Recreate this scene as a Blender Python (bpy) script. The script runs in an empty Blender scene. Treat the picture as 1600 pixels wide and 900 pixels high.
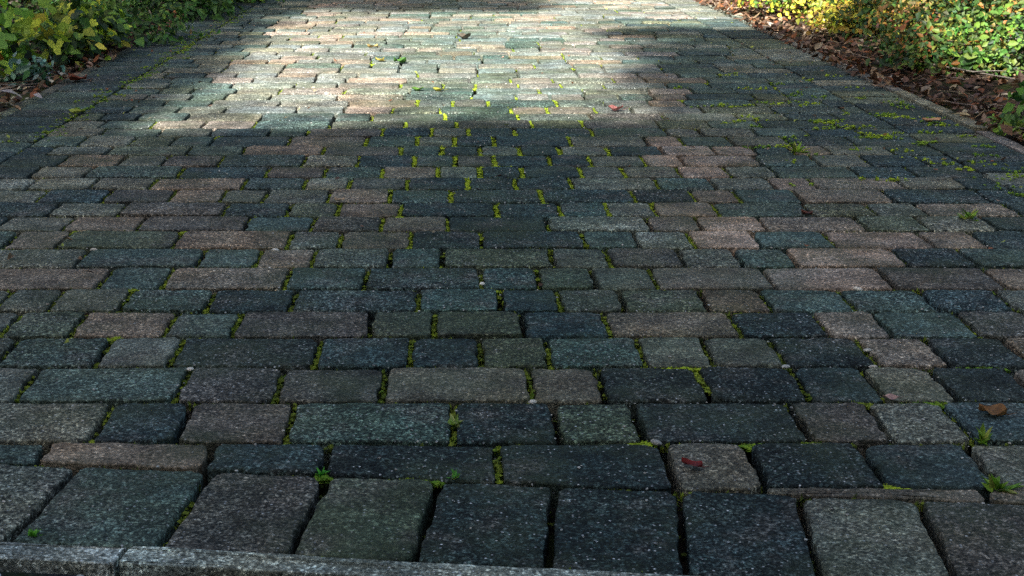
import bpy, math, random
import numpy as np
from mathutils import Vector, Matrix

R = math.radians
scene = bpy.context.scene
col = scene.collection
rnd = random.Random(7)
rng = np.random.default_rng(11)

# ------------------------------------------------------------------ camera
cam_d = bpy.data.cameras.new('camera')
cam = bpy.data.objects.new('camera', cam_d)
col.objects.link(cam)
CAM_H, CAM_PITCH = 0.7543, 15.079
cam.location = (0, 0, CAM_H)
cam.rotation_euler = (R(90 - CAM_PITCH), 0, 0)
cam_d.sensor_width = 36
cam_d.lens = 36 * 2338.4 / 1600
cam_d.shift_x = 0.0625
cam_d.clip_start = 0.05
cam_d.clip_end = 2000
scene.camera = cam

# ------------------------------------------------------------------ sky + sun
SUN_EL, SUN_AZ = 42.0, 25.0            # the sun stands behind the camera, to its left
world = bpy.data.worlds.new('World')
scene.world = world
world.use_nodes = True
wn = world.node_tree
sky = wn.nodes.new('ShaderNodeTexSky')
sky.sky_type = 'NISHITA'
sky.sun_disc = False
sky.air_density = 1.0
sky.dust_density = 3.0
sky.ozone_density = 0.6
sky.sun_elevation = R(SUN_EL)
sky.sun_rotation = R(180 + SUN_AZ)
bg = wn.nodes['Background']
bg.inputs['Strength'].default_value = 0.058
wn.links.new(sky.outputs['Color'], bg.inputs['Color'])
sun_d = bpy.data.lights.new('sun', 'SUN')
sun_d.energy = 3.8
sun_d.angle = R(0.53)
sun_d.color = (1.0, 0.99, 0.975)
sun = bpy.data.objects.new('sun', sun_d)
col.objects.link(sun)
TAN_EL, TAN_AZ = math.tan(R(SUN_EL)), math.tan(R(SUN_AZ))
sun_dir = Vector((math.sin(R(SUN_AZ)) * math.cos(R(SUN_EL)), math.cos(R(SUN_AZ)) * math.cos(R(SUN_EL)), -math.sin(R(SUN_EL))))
sun.rotation_euler = sun_dir.to_track_quat('-Z', 'Y').to_euler()
sun.location = (-6, -12, 12)
vs = scene.view_settings
vs.view_transform = 'Standard'
vs.look = 'None'
vs.exposure = 2.15
vs.gamma = 1.0
vs.use_curve_mapping = False
scene.cycles.use_denoising = False

# ------------------------------------------------------------------ helpers
def tag(o, label=None, cat=None, group=None, kind=None):
    if label: o['label'] = label
    if cat: o['category'] = cat
    if group: o['group'] = group
    if kind: o['kind'] = kind
    return o

def link(name, me, mat=None, parent=None, loc=(0, 0, 0)):
    o = bpy.data.objects.new(name, me)
    col.objects.link(o)
    o.location = loc
    if mat is not None and me is not None and not me.materials:
        me.materials.append(mat)
    if parent is not None:
        o.parent = parent
    return o

def make_mesh(name, verts, faces, colors=None, smooth=True):
    me = bpy.data.meshes.new(name)
    me.from_pydata(verts.tolist() if isinstance(verts, np.ndarray) else verts, [], faces)
    if colors is not None:
        at = me.attributes.new('tint', 'FLOAT_COLOR', 'POINT')
        at.data.foreach_set('color', np.asarray(colors, dtype=np.float32).ravel())
    if smooth:
        me.polygons.foreach_set('use_smooth', np.ones(len(me.polygons), dtype=bool))
    me.update()
    return me

class Geo:
    """collects vertices, faces and per-vertex tints for one mesh"""
    def __init__(s): s.v, s.f, s.c, s.n = [], [], [], 0
    def add(s, v, f, c):
        v = np.asarray(v, dtype=float)
        s.v.append(v)
        s.f.extend([tuple(i + s.n for i in q) for q in f])
        c = np.asarray(c, dtype=float)
        if c.ndim == 1: c = np.tile(c, (len(v), 1))
        s.c.append(c)
        s.n += len(v)
    def mesh(s, name, smooth=True):
        return make_mesh(name, np.concatenate(s.v), s.f, np.concatenate(s.c), smooth)

def node_mat(name):
    m = bpy.data.materials.new(name)
    m.use_nodes = True
    return m, m.node_tree, m.node_tree.nodes['Principled BSDF']

def N(nt, typ, **kw):
    n = nt.nodes.new(typ)
    for k, v in kw.items():
        if k in n.inputs: n.inputs[k].default_value = v
        else: setattr(n, k, v)
    return n

def mixc(nt, blend, fac, a, b):
    n = nt.nodes.new('ShaderNodeMix')
    n.data_type = 'RGBA'
    n.blend_type = blend
    for sock, val in ((n.inputs[0], fac), (n.inputs[6], a), (n.inputs[7], b)):
        if hasattr(val, 'links'): nt.links.new(val, sock)
        elif isinstance(val, (int, float)): sock.default_value = val
        else: sock.default_value = (*val, 1) if len(val) == 3 else val
    return n.outputs[2]

def ramp(nt, src, lo, hi, a=0.0, b=1.0):
    n = nt.nodes.new('ShaderNodeMapRange')
    nt.links.new(src, n.inputs[0])
    n.inputs[1].default_value, n.inputs[2].default_value = lo, hi
    n.inputs[3].default_value, n.inputs[4].default_value = a, b
    return n.outputs[0]

def mul(nt, a, b):
    n = nt.nodes.new('ShaderNodeMath')
    n.operation = 'MULTIPLY'
    for i, v in enumerate((a, b)):
        if hasattr(v, 'links'): nt.links.new(v, n.inputs[i])
        else: n.inputs[i].default_value = v
    return n.outputs[0]

def noise(nt, pos, scale, detail=3, rough=0.55):
    n = N(nt, 'ShaderNodeTexNoise', Scale=scale, Detail=detail, Roughness=rough)
    nt.links.new(pos, n.inputs['Vector'])
    return n.outputs['Fac']

# ------------------------------------------------------------------ materials
def stone_material(name, grain=(0.48, 1.6), spec=0.16, algae=0.5, gk=1.0, strip=False):
    m, nt, bsdf = node_mat(name)
    pos = N(nt, 'ShaderNodeNewGeometry').outputs['Position']
    at = N(nt, 'ShaderNodeAttribute', attribute_name='tint')
    big = noise(nt, pos, 11, 4, 0.6)
    c = mixc(nt, 'MULTIPLY', 1.0, at.outputs['Color'], (0.99, 1.01, 0.96))
    g = mul(nt, ramp(nt, big, 0.3, 0.72, 0.5, 1.55), ramp(nt, noise(nt, pos, 1.7, 5, 0.6), 0.32, 0.68, 0.68, 1.25))
    comb = N(nt, 'ShaderNodeCombineColor')
    for i in range(3): nt.links.new(g, comb.inputs[i])
    c = mixc(nt, 'MULTIPLY', 1.0, c, comb.outputs[0])
    # warm / cool drift inside a block
    hue = ramp(nt, noise(nt, pos, 6.5, 3), 0.42, 0.62)
    c = mixc(nt, 'MULTIPLY', hue, c, (1.10, 1.0, 0.90))
    # aggregate grain: coarse stones of unlike tone, stronger on the worn blocks
    fine = noise(nt, pos, 190, 4, 0.75)
    def cells(scale, lo, hi, out):
        v = N(nt, 'ShaderNodeTexVoronoi', Scale=scale, Randomness=1.0)
        nt.links.new(pos, v.inputs['Vector'])
        sp_ = N(nt, 'ShaderNodeSeparateColor')
        nt.links.new(v.outputs['Color'], sp_.inputs[0])
        pw = N(nt, 'ShaderNodeMath', operation='POWER')
        nt.links.new(sp_.outputs[out], pw.inputs[0])
        pw.inputs[1].default_value = 2.2
        return ramp(nt, pw.outputs[0], 0.0, 1.0, lo, hi)
    coarse = cells(170.0, 0.50, 2.1, 1)
    mid_ = cells(310.0, 0.42, 2.6, 2)
    both = mul(nt, coarse, mid_)
    amt = ramp(nt, at.outputs['Alpha'], 0.0, 1.0, 0.35 * gk, 1.0 * gk)
    one = N(nt, 'ShaderNodeMix')
    nt.links.new(amt, one.inputs[0])
    one.inputs[2].default_value = 1.0
    nt.links.new(both, one.inputs[3])
    gg = mul(nt, ramp(nt, fine, 0.38, 0.62, grain[0], grain[1]), one.outputs[0])
    comb2 = N(nt, 'ShaderNodeCombineColor')
    for i in range(3): nt.links.new(gg, comb2.inputs[i])
    c = mixc(nt, 'MULTIPLY', 1.0, c, comb2.outputs[0])
    # damp, algae-dark strip down the untrodden middle, running across the blocks
    if strip:
        xyz = N(nt, 'ShaderNodeSeparateXYZ')
        nt.links.new(pos, xyz.inputs[0])
        off = N(nt, 'ShaderNodeMath', operation='SUBTRACT')
        nt.links.new(xyz.outputs[0], off.inputs[0])
        off.inputs[1].default_value = 0.12
        ab = N(nt, 'ShaderNodeMath', operation='ABSOLUTE')
        nt.links.new(off.outputs[0], ab.inputs[0])
        wob = N(nt, 'ShaderNodeMath', operation='ADD')
        nt.links.new(ab.outputs[0], wob.inputs[0])
        nt.links.new(ramp(nt, noise(nt, pos, 2.6, 4, 0.6), 0.3, 0.7, -0.28, 0.28), wob.inputs[1])
        st = ramp(nt, wob.outputs[0], 0.12, 0.5, 0.85, 0.0)
        c = mixc(nt, 'MULTIPLY', st, c, (0.58, 0.72, 0.70))
    # green algae film in drifting patches
    al = ramp(nt, noise(nt, pos, 4.2, 5, 0.65), 0.46, 0.66, 0.0, algae)
    c = mixc(nt, 'MIX', al, c, (0.062, 0.082, 0.040))
    # brownish worn blotches that run across neighbouring blocks
    br = ramp(nt, noise(nt, pos, 7.5, 5, 0.7), 0.52, 0.70, 0.0, 0.55)
    c = mixc(nt, 'MIX', br, c, mixc(nt, 'MULTIPLY', 1.0, comb2.outputs[0], (0.135, 0.118, 0.100)))
    # pale chips of exposed aggregate, more on the worn blocks (tint alpha)
    vor = N(nt, 'ShaderNodeTexVoronoi', Scale=135.0, Randomness=1.0)
    nt.links.new(pos, vor.inputs['Vector'])
    near = ramp(nt, vor.outputs['Distance'], 0.14, 0.26, 1.0, 0.0)
    sep = N(nt, 'ShaderNodeSeparateColor')
    nt.links.new(vor.outputs['Color'], sep.inputs[0])
    few = ramp(nt, sep.outputs[0], 0.55, 0.90)
    # dark pits between the grains
    pv = N(nt, 'ShaderNodeTexVoronoi', Scale=118.0, Randomness=1.0)
    nt.links.new(pos, pv.inputs['Vector'])
    psep = N(nt, 'ShaderNodeSeparateColor')
    nt.links.new(pv.outputs['Color'], psep.inputs[0])
    pit = mul(nt, mul(nt, ramp(nt, pv.outputs['Distance'], 0.2, 0.42, 0.85, 0.0), ramp(nt, psep.outputs[2], 0.45, 0.7)), ramp(nt, at.outputs['Alpha'], 0.1, 0.8, 0.3 * gk, 1.0 * gk))
    c = mixc(nt, 'MIX', pit, c, (0.012, 0.015, 0.014))
    sp = mul(nt, mul(nt, mul(nt, near, few), at.outputs['Alpha']), ramp(nt, noise(nt, pos, 13, 3), 0.36, 0.62, 0.2, 1.15))
    c = mixc(nt, 'MIX', sp, c, (0.72, 0.75, 0.72))
    nt.links.new(c, bsdf.inputs['Base Color'])
    bsdf.inputs['Roughness'].default_value = 0.78
    bsdf.inputs['Specular IOR Level'].default_value = spec
    b1 = N(nt, 'ShaderNodeBump', Strength=1.0, Distance=0.0030)
    nt.links.new(fine, b1.inputs['Height'])
    b2 = N(nt, 'ShaderNodeBump', Strength=0.6, Distance=0.012)
    nt.links.new(noise(nt, pos, 42, 4, 0.6), b2.inputs['Height'])
    nt.links.new(b1.outputs[0], b2.inputs['Normal'])
    nt.links.new(b2.outputs[0], bsdf.inputs['Normal'])
    return m

M_block = stone_material('paving_block_stone', strip=True)
M_kerb = stone_material('kerb_concrete', grain=(0.6, 1.4), algae=0.25, gk=0.8)
M_pebble = stone_material('pebble_stone', grain=(0.85, 1.15), algae=0.0, gk=0.2)

def soil_material(name, a, b, scale=60):
    m, nt, bsdf = node_mat(name)
    pos = N(nt, 'ShaderNodeNewGeometry').outputs['Position']
    f = ramp(nt, noise(nt, pos, scale, 5, 0.7), 0.35, 0.65)
    c = mixc(nt, 'MIX', f, a, b)
    g = ramp(nt, noise(nt, pos, 7, 4, 0.6), 0.5, 0.62, 0, 0.8)
    c = mixc(nt, 'MIX', g, c, (0.03, 0.045, 0.01))
    nt.links.new(c, bsdf.inputs['Base Color'])
    bsdf.inputs['Roughness'].default_value = 0.95
    bsdf.inputs['Specular IOR Level'].default_value = 0.1
    bp = N(nt, 'ShaderNodeBump', Strength=1.0, Distance=0.01)
    nt.links.new(noise(nt, pos, scale * 2, 4, 0.7), bp.inputs['Height'])
    nt.links.new(bp.outputs[0], bsdf.inputs['Normal'])
    return m

M_bed = soil_material('joint_soil', (0.010, 0.009, 0.007), (0.028, 0.024, 0.018))
M_soil = soil_material('garden_soil', (0.02, 0.014, 0.010), (0.06, 0.043, 0.03), 35)
M_road = soil_material('wet_asphalt', (0.012, 0.013, 0.014), (0.05, 0.055, 0.058), 120)

def leaf_material(name, trans=0.3, rough=0.5):
    m, nt, bsdf = node_mat(name)
    at = N(nt, 'ShaderNodeAttribute', attribute_name='tint')
    pos = N(nt, 'ShaderNodeNewGeometry').outputs['Position']
    f = ramp(nt, noise(nt, pos, 90, 3), 0.3, 0.7, 0.72, 1.25)
    comb = N(nt, 'ShaderNodeCombineColor')
    for i in range(3): nt.links.new(f, comb.inputs[i])
    c = mixc(nt, 'MULTIPLY', 1.0, at.outputs['Color'], comb.outputs[0])
    nt.links.new(c, bsdf.inputs['Base Color'])
    bsdf.inputs['Roughness'].default_value = rough
    bsdf.inputs['Specular IOR Level'].default_value = 0.3
    tr = N(nt, 'ShaderNodeBsdfTranslucent')
    nt.links.new(c, tr.inputs['Color'])
    mx = N(nt, 'ShaderNodeMixShader')
    mx.inputs[0].default_value = trans
    nt.links.new(bsdf.outputs[0], mx.inputs[1])
    nt.links.new(tr.outputs[0], mx.inputs[2])
    nt.links.new(mx.outputs[0], nt.nodes['Material Output'].inputs['Surface'])
    return m

M_leaf = leaf_material('leaf')
M_moss = leaf_material('moss', 0.25, 0.9)
M_dead = leaf_material('dead_leaf', 0.15, 0.7)

def bark_material(name, a, b):
    m, nt, bsdf = node_mat(name)
    pos = N(nt, 'ShaderNodeNewGeometry').outputs['Position']
    f = ramp(nt, noise(nt, pos, 45, 5, 0.7), 0.35, 0.65)
    nt.links.new(mixc(nt, 'MIX', f, a, b), bsdf.inputs['Base Color'])
    bsdf.inputs['Roughness'].default_value = 0.9
    bp = N(nt, 'ShaderNodeBump', Strength=0.8, Distance=0.01)
    nt.links.new(noise(nt, pos, 80, 4), bp.inputs['Height'])
    nt.links.new(bp.outputs[0], bsdf.inputs['Normal'])
    return m

M_bark = bark_material('bark', (0.03, 0.022, 0.016), (0.11, 0.085, 0.06))
M_twig = bark_material('dry_twig', (0.22, 0.18, 0.13), (0.42, 0.36, 0.28))

# ------------------------------------------------------------------ the setting: ground, road, driveway bed
def smooth_noise(x, y, s=0):
    return (math.sin(x * 1.7 + y * 2.3 + s) + math.sin(x * 3.9 - y * 1.3 + s * 2.1) + math.sin(-x * 2.2 + y * 5.1 + s * 0.7)) / 3

g = Geo()
S = 600
g.add([(-S, -S, -0.16), (S, -S, -0.16), (S, S, -0.16), (-S, S, -0.16)], [(0, 1, 2, 3)], (1, 1, 1, 1))
tag(link('ground', g.mesh('ground', False), M_soil), kind='structure')

KERB = lambda x: 1.577 - 0.12 * x          # back edge of the front kerb
SOLD = lambda x: 1.830 - 0.106 * x         # far edge of the header course
LX0, LX1 = -1.495, -1.258                  # left border course
RX0, RX1 = 1.446, 1.672                    # right border course
FAR = 15.0

g = Geo()
g.add([(-1.53, KERB(-1.53), -0.036), (1.70, KERB(1.70), -0.036), (1.70, FAR, -0.036), (-1.53, FAR, -0.036)], [(0, 1, 2, 3)], (1, 1, 1, 1))
driveway = link('driveway', g.mesh('driveway_bed', False), M_bed)
tag(driveway, kind='structure')

# road in front of the kerb, gritty and wet
nx, ny = 60, 24
vv, ff = [], []
for j in range(ny + 1):
    for i in range(nx + 1):
        x = -4 + 8 * i / nx
        y = KERB(x) - 0.06 - (j / ny) ** 1.5 * 3.0
        vv.append((x, y, -0.009 + 0.003 * smooth_noise(x * 9, y * 9) + rnd.uniform(-0.003, 0.003)))
for j in range(ny):
    for i in range(nx):
        a = j * (nx + 1) + i
        ff.append((a, a + nx + 1, a + nx + 2, a + 1))
road = link('road', make_mesh('road', vv, ff, np.ones((len(vv), 4))), M_road)
tag(road, kind='structure')

# planting beds: uneven soil rising away from the drive
def bed(name, x0, x1, y0, y1, rise, seed):
    nx, ny = 40, 90
    vv, ff = [], []
    for j in range(ny + 1):
        for i in range(nx + 1):
            u = i / nx
            x = x0 + (x1 - x0) * u
            y = y0 + (y1 - y0) * j / ny
            z = -0.03 + rise * u ** 0.8 + 0.025 * smooth_noise(x * 4, y * 4, seed) + 0.01 * smooth_noise(x * 15, y * 13, seed + 3)
            vv.append((x, y, z))
    for j in range(ny):
        for i in range(nx):
            a = j * (nx + 1) + i
            q = (a, a + 1, a + nx + 2, a + nx + 1)
            ff.append(q if x1 > x0 else q[::-1])
    o = link(name, make_mesh(name, vv, ff, np.ones((len(vv), 4))), M_soil)
    return tag(o, kind='structure')
bed('planting_bed_left', -1.56, -5.0, 2.0, 15, 0.22, 1.0)
bed('planting_bed_right', 1.735, 5.2, 2.0, 15, 0.30, 4.0)
def bed_z(x, y):
    if x < 0:
        u = max(0, min(1, (-1.56 - x) / 3.44))
        return -0.03 + 0.22 * u ** 0.8 + 0.025 * smooth_noise(x * 4, y * 4, 1.0)
    u = max(0, min(1, (x - 1.735) / 3.465))
    return -0.03 + 0.30 * u ** 0.8 + 0.025 * smooth_noise(x * 4, y * 4, 4.0)

# ------------------------------------------------------------------ paving blocks
TINT = {  # base colours of the tumbled blocks
    'g': ((0.146, 0.152, 0.122), 0.45), 'n': ((0.044, 0.064, 0.064), 0.6), 't': ((0.076, 0.108, 0.094), 0.5),
    'p': ((0.104, 0.095, 0.082), 0.45), 'b': ((0.200, 0.162, 0.124), 0.3), 'k': ((0.290, 0.224, 0.178), 0.2),
    'o': ((0.104, 0.116, 0.078), 0.5), 'c': ((0.033, 0.043, 0.042), 1.0),
    'w': ((0.165, 0.175, 0.160), 0.3), 'r': ((0.200, 0.176, 0.155), 0.25)}  # pale pair that brightens the rows in the sunlit patch

def tint_of(k):
    (r, g_, b), sp = TINT[k]
    s = rnd.uniform(0.85, 1.2)
    w = rnd.uniform(-0.06, 0.06)
    return (r * s * (1 + w), g_ * s, b * s * (1 - w), min(1, 1.25 * sp * rnd.uniform(0.35, 1.5)))

def block_geo(q, n, gap_u, gap_v, drop=1.0):
    """one tumbled block filling the quad q (near-left, near-right, far-right, far-left), minus its joints"""
    q = np.array(q, dtype=float)
    L = 0.5 * (np.linalg.norm(q[1] - q[0]) + np.linalg.norm(q[2] - q[3])) / 2
    W = 0.5 * (np.linalg.norm(q[3] - q[0]) + np.linalg.norm(q[2] - q[1])) / 2
    a, b = max(L - gap_u / 2, 0.01), max(W - gap_v / 2, 0.006)
    r = min(rnd.uniform(0.007, 0.017), 0.6 * b)
    per = 4 * (a + b)
    pts = []
    k = max(1, n // 8)
    corner = []
    for ci, (sx, sy) in enumerate(((1, -1), (1, 1), (-1, 1), (-1, -1))):
        rr = r * rnd.uniform(0.7, 1.5) * (0.4 if drop < 1 else 1)
        rr = min(rr, 0.8 * b, 0.8 * a)
        cx, cy = sx * (a - rr), sy * (b - rr)
        a0 = -90 + ci * 90
        arc = [(cx + rr * math.cos(R(a0 + 90 * t / k)), cy + rr * math.sin(R(a0 + 90 * t / k))) for t in range(k + 1)]
        corner.append(arc)
    for ci in range(4):
        pts += corner[ci]
        p0, p1 = corner[ci][-1], corner[(ci + 1) % 4][0]
        m = max(0, int(n * math.hypot(p1[0] - p0[0], p1[1] - p0[1]) / per) )
        for t in range(1, m + 1):
            f = t / (m + 1)
            pts.append((p0[0] + (p1[0] - p0[0]) * f, p0[1] + (p1[1] - p0[1]) * f))
    pts = np.array(pts)
    m = len(pts)
    ph = np.array([rnd.uniform(0, 6.28) for _ in range(4)])
    ang = np.linspace(0, 2 * math.pi, m, endpoint=False)
    jit = 0.0011 * (np.sin(3 * ang + ph[0]) + np.sin(7 * ang + ph[1]) + np.sin(11 * ang + ph[2])) + rng.normal(0, 0.0009, m)
    nrm = pts / np.array([a, b])
    nrm /= np.linalg.norm(nrm, axis=1)[:, None]
    pts = pts + nrm * jit[:, None]
    ch = rnd.uniform(0.6, 1.5) * drop
    rings = []
    for ins, z in ((0, -0.05), (0, -0.0030 * ch), (0.0014 * ch, -0.0009 * ch), (0.0045 * ch, -0.0001)):
        s = np.array([1 - ins / a, 1 - ins / b])
        zz = z + (rng.normal(0, 0.0005, m) if z > -0.02 else 0)
        rings.append(np.column_stack([pts * s, np.full(m, 0.0) + zz]))
    rings.append(np.column_stack([pts * 0.5, rng.normal(0.0003, 0.0004, m)]))
    V = np.concatenate(rings + [np.array([[0, 0, 0.0005]])])
    F = []
    for k2 in range(len(rings) - 1):
        for i in range(m):
            j = (i + 1) % m
            F.append((k2 * m + i, k2 * m + j, (k2 + 1) * m + j, (k2 + 1) * m + i))
    c0 = len(rings) * m
    for i in range(m):
        F.append(((len(rings) - 1) * m + i, (len(rings) - 1) * m + (i + 1) % m, c0))
    u, v = V[:, 0] / L, V[:, 1] / W
    w = np.stack([(1 - u) * (1 - v), (1 + u) * (1 - v), (1 + u) * (1 + v), (1 - u) * (1 + v)], 1) / 4
    xy = w @ q
    z = V[:, 2] + rnd.gauss(0, 0.0008) + u * rnd.gauss(0, 0.0007) + v * rnd.gauss(0, 0.0007)
    ctr = q.mean(0)
    return np.column_stack([xy - ctr, z]), F, ctr

def crisp_sides(me):
    """vertical block sides keep their own flat normals, the worn tops stay smooth"""
    nz = np.empty(len(me.polygons) * 3)
    me.polygons.foreach_get('normal', nz)
    me.polygons.foreach_set('use_smooth', np.abs(nz.reshape(-1, 3)[:, 2]) > 0.2)
    me.update()
    return me

def px_area(q):
    """how much of the photograph the block covers: ranks the blocks, nothing else"""
    q = np.array(q)
    c = q.mean(0)
    Dp = c[1] + 0.2032
    Y = 1892 / Dp
    px, py = 700 + c[0] * 1.28 * Y, Y - 180
    if px < -60 or px > 1660 or py < -5 or py > 930: return 0
    return (q[1][0] - q[0][0]) * (q[3][1] - q[0][1]) * Y ** 3

def moss_mid(x, y): return math.exp(-((x - 0.12) / 0.38) ** 2) * math.exp(-((y - 4.4) / 1.15) ** 2)
HEADS, BEDS = [], []      # joints, for the moss: (x, y0, y1) and (y, x0, x1)
BLOCKS = []               # (quad, tint letter, gap_u, gap_v)

# rows read off the paving: near edge, far edge, head joints, block colours
ROWS = [
(1.970,2.141,[-0.505,-0.385,-0.229,0.008,0.159,0.276,0.512,0.629,0.742],'gnptcocpgn'),
(2.141,2.311,[-0.661,-0.416,-0.265,-0.101,0.129,0.240,0.400,0.554,0.666,0.777,0.903],'gtppbbccngcb'),
(2.311,2.477,[-0.740,-0.577,-0.456,-0.219,-0.063,0.054,0.167,0.323,0.436,0.551,0.702,0.820,0.954],'gtgcnnotggcbcb'),
(2.477,2.639,[-0.779,-0.658,-0.496,-0.376,-0.138,-0.024,0.133,0.284,0.512,0.665,0.772,0.926,1.049],'gobtpoonbcbtpn'),
(2.639,2.795,[-0.838,-0.738,-0.608,-0.447,-0.292,-0.057,0.099,0.209,0.328,0.484,0.597,0.751,0.907,1.049],'gggtnntngobttng'),
(2.795,2.966,[-0.942,-0.683,-0.558,-0.320,-0.164,0.065,0.180,0.289,0.409,0.637,0.871,1.086],'nbtbtntogbkpb'),
(2.966,3.131,[-1.034,-0.768,-0.518,-0.397,-0.282,-0.122,-0.011,0.219,0.336,0.490,0.608,0.721,0.945,1.089,1.262],'ggttbgtogpgtkctn'),
(3.131,3.297,[-0.962,-0.847,-0.597,-0.350,-0.237,-0.083,0.073,0.299,0.416,0.536,0.680,0.842,1.054,1.171,1.298],'tbobgbnntgktkbnn'),
(3.297,3.453,[-1.027,-0.876,-0.709,-0.465,-0.312,-0.152,0.000,0.230,0.464,0.578,0.727,0.953,1.096,1.251],'ngbptpbngbkbogn'),
(3.453,3.611,[-1.172,-0.949,-0.784,-0.537,-0.384,-0.264,-0.114,0.117,0.270,0.384,0.497,0.646,0.865,1.021,1.141,1.360],'tngpnobnntgbtogbn'),
(3.611,3.776,[-1.175,-1.022,-0.858,-0.694,-0.566,-0.459,-0.299,-0.146,0.008,0.235,0.467,0.615,0.727,0.880,1.105,1.347],'ggnpbggbtnncbtbnn'),
(3.776,3.937,[-1.090,-0.927,-0.773,-0.533,-0.375,-0.258,-0.107,0.052,0.176,0.322,0.546,0.694,0.847,0.957,1.185,1.341],'gggbngpnnngtgkbgn'),
(3.937,4.102,[-1.126,-0.978,-0.729,-0.493,-0.333,-0.180,-0.028,0.087,0.202,0.361,0.479,0.628,0.762,0.889,1.107,1.264],'ngtnptbgnnggkgtnn'),
(4.102,4.280,[-1.089,-0.927,-0.804,-0.644,-0.408,-0.254,-0.096,0.020,0.131,0.288,0.403,0.555,0.662,0.880,1.043,1.183,1.343],'nbgpngntpnngkktgnn'),
(4.280,4.434,[-1.168,-0.998,-0.763,-0.603,-0.367,-0.139,-0.019,0.094,0.209,0.328,0.471,0.631,0.781,0.904,1.011,1.115,1.299],'ngotbptngngnkktbgn'),
(4.434,4.617,[-1.113,-0.963,-0.840,-0.721,-0.486,-0.250,-0.094,0.020,0.139,0.371,0.605,0.713,0.863,1.035,1.230],'tgotnbtgnngktgnn'),
(4.617,4.776,[-1.093,-0.910,-0.747,-0.564,-0.443,-0.208,-0.053,0.065,0.212,0.455,0.692,0.799,0.971,1.133],'gtgntpngnntggtn'),
]
def pick_len(): return rnd.choice((0.120, 0.160, 0.160, 0.240, 0.240)) + 0.006
y = 4.776
while y < FAR - 0.3:
    y1 = y + 0.1632
    xs, x = [], LX1 + pick_len() * rnd.uniform(0.5, 1)
    while x < RX0 - 0.07:
        xs.append(x)
        x += pick_len()
    if RX0 - xs[-1] < 0.06: xs.pop()
    ROWS.append((y, y1, xs, ''.join(rnd.choice('ntgnto' if (xm < -1.0 or (xm > 0.85 and y < 8.7)) else 'wwwwrrkbggwt' if y > 5 else 'ggtnkbpno') for xm in [LX1] + xs)))  # sun patch brightened by paler tints; side strips darkened for algae and tree shade
    y = y1

def extend(xs, cols):
    xs, cols = list(xs), list(cols)
    while xs[0] - LX1 > 0.30:
        xs.insert(0, xs[0] - pick_len()); cols.insert(0, rnd.choice('gtnpbo'))
    while RX0 - xs[-1] > 0.30:
        xs.append(xs[-1] + pick_len()); cols.append(rnd.choice('gtnpbc'))
    return xs, cols

for (y0, y1, xs, cols) in ROWS:
    xs, cols = extend(xs, cols)
    e = [LX1] + xs + [RX0]
    for i in range(len(e) - 1):
        s0 = rnd.gauss(0, 0.0025) if 0 < i else 0
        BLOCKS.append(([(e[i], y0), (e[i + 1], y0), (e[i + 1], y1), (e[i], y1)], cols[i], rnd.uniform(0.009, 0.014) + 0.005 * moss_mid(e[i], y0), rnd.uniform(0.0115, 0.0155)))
        HEADS.append((e[i], y0, y1))
    BEDS.append((y0, lambda x, y0=y0: y0))
# cut course that takes up the skew against the header course
cut = [-1.05, -0.87, -0.71, -0.559, -0.328, -0.167, 0.068, 0.299, 0.416, 0.573, 0.722, 0.88, 1.06, 1.22, 1.44]
cc = 'ggtbnccbcngpngbt'
for i in range(len(cut) - 1):
    a, b = cut[i], cut[i + 1]
    n0 = lambda x: max(SOLD(x), 1.806) if x > 0.3 else SOLD(x)
    if 1.970 - n0(a) < 0.02: continue
    BLOCKS.append(([(a, n0(a)), (b, n0(b)), (b, 1.970), (a, 1.970)], cc[i], 0.013, 0.012))
    HEADS.append((b, n0(b), 1.970))
for a, b, k in ((0.405, 0.69, 'b'), (0.69, 0.93, 'b'), (0.93, 1.2, 'g'), (1.2, 1.44, 'p')):
    BLOCKS.append(([(a, SOLD(a)), (b, SOLD(b)), (b, 1.806), (a, 1.806)], k, 0.012, 0.006))
BEDS.append((1.8, SOLD))
# header course along the kerb, blocks laid end-on and square to the skewed kerb
sold = [-1.42, -1.265, -1.11, -0.96, -0.81, -0.662, -0.512, -0.329, -0.173, -0.026, 0.126, 0.284, 0.435, 0.583, 0.735, 0.89, 1.05, 1.2, 1.36, 1.5]
sc = 'gnbtpgtpocccgpnbtgcn'
for i in range(len(sold) - 1):
    a, b = sold[i], sold[i + 1]
    sk = 0.014
    BLOCKS.append(([(a - sk, KERB(a - sk)), (b - sk, KERB(b - sk)), (b + sk, SOLD(b + sk)), (a + sk, SOLD(a + sk))], sc[i], 0.011, 0.011))
    HEADS.append((b, KERB(b), SOLD(b)))
BEDS.append((1.6, lambda x: KERB(x) + 0.003))
# border courses along both sides
for (x0, x1) in ((LX0, LX1), (RX0, RX1)):
    y = 2.02
    while y < FAR - 0.3:
        y1 = y + 0.166
        BLOCKS.append(([(x0, y), (x1, y), (x1, y1), (x0, y1)], rnd.choice('nnnct' if x0 < 0 else 'nnogc' if y < 8.7 else 'wwg'), 0.009, 0.009))  # tree shade darkens these tints; right side pale again where sun falls
        BEDS.append((y, lambda x, y=y: y) if False else (None, None))
        y = y1
BEDS = [b for b in BEDS if b[0] is not None]

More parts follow.
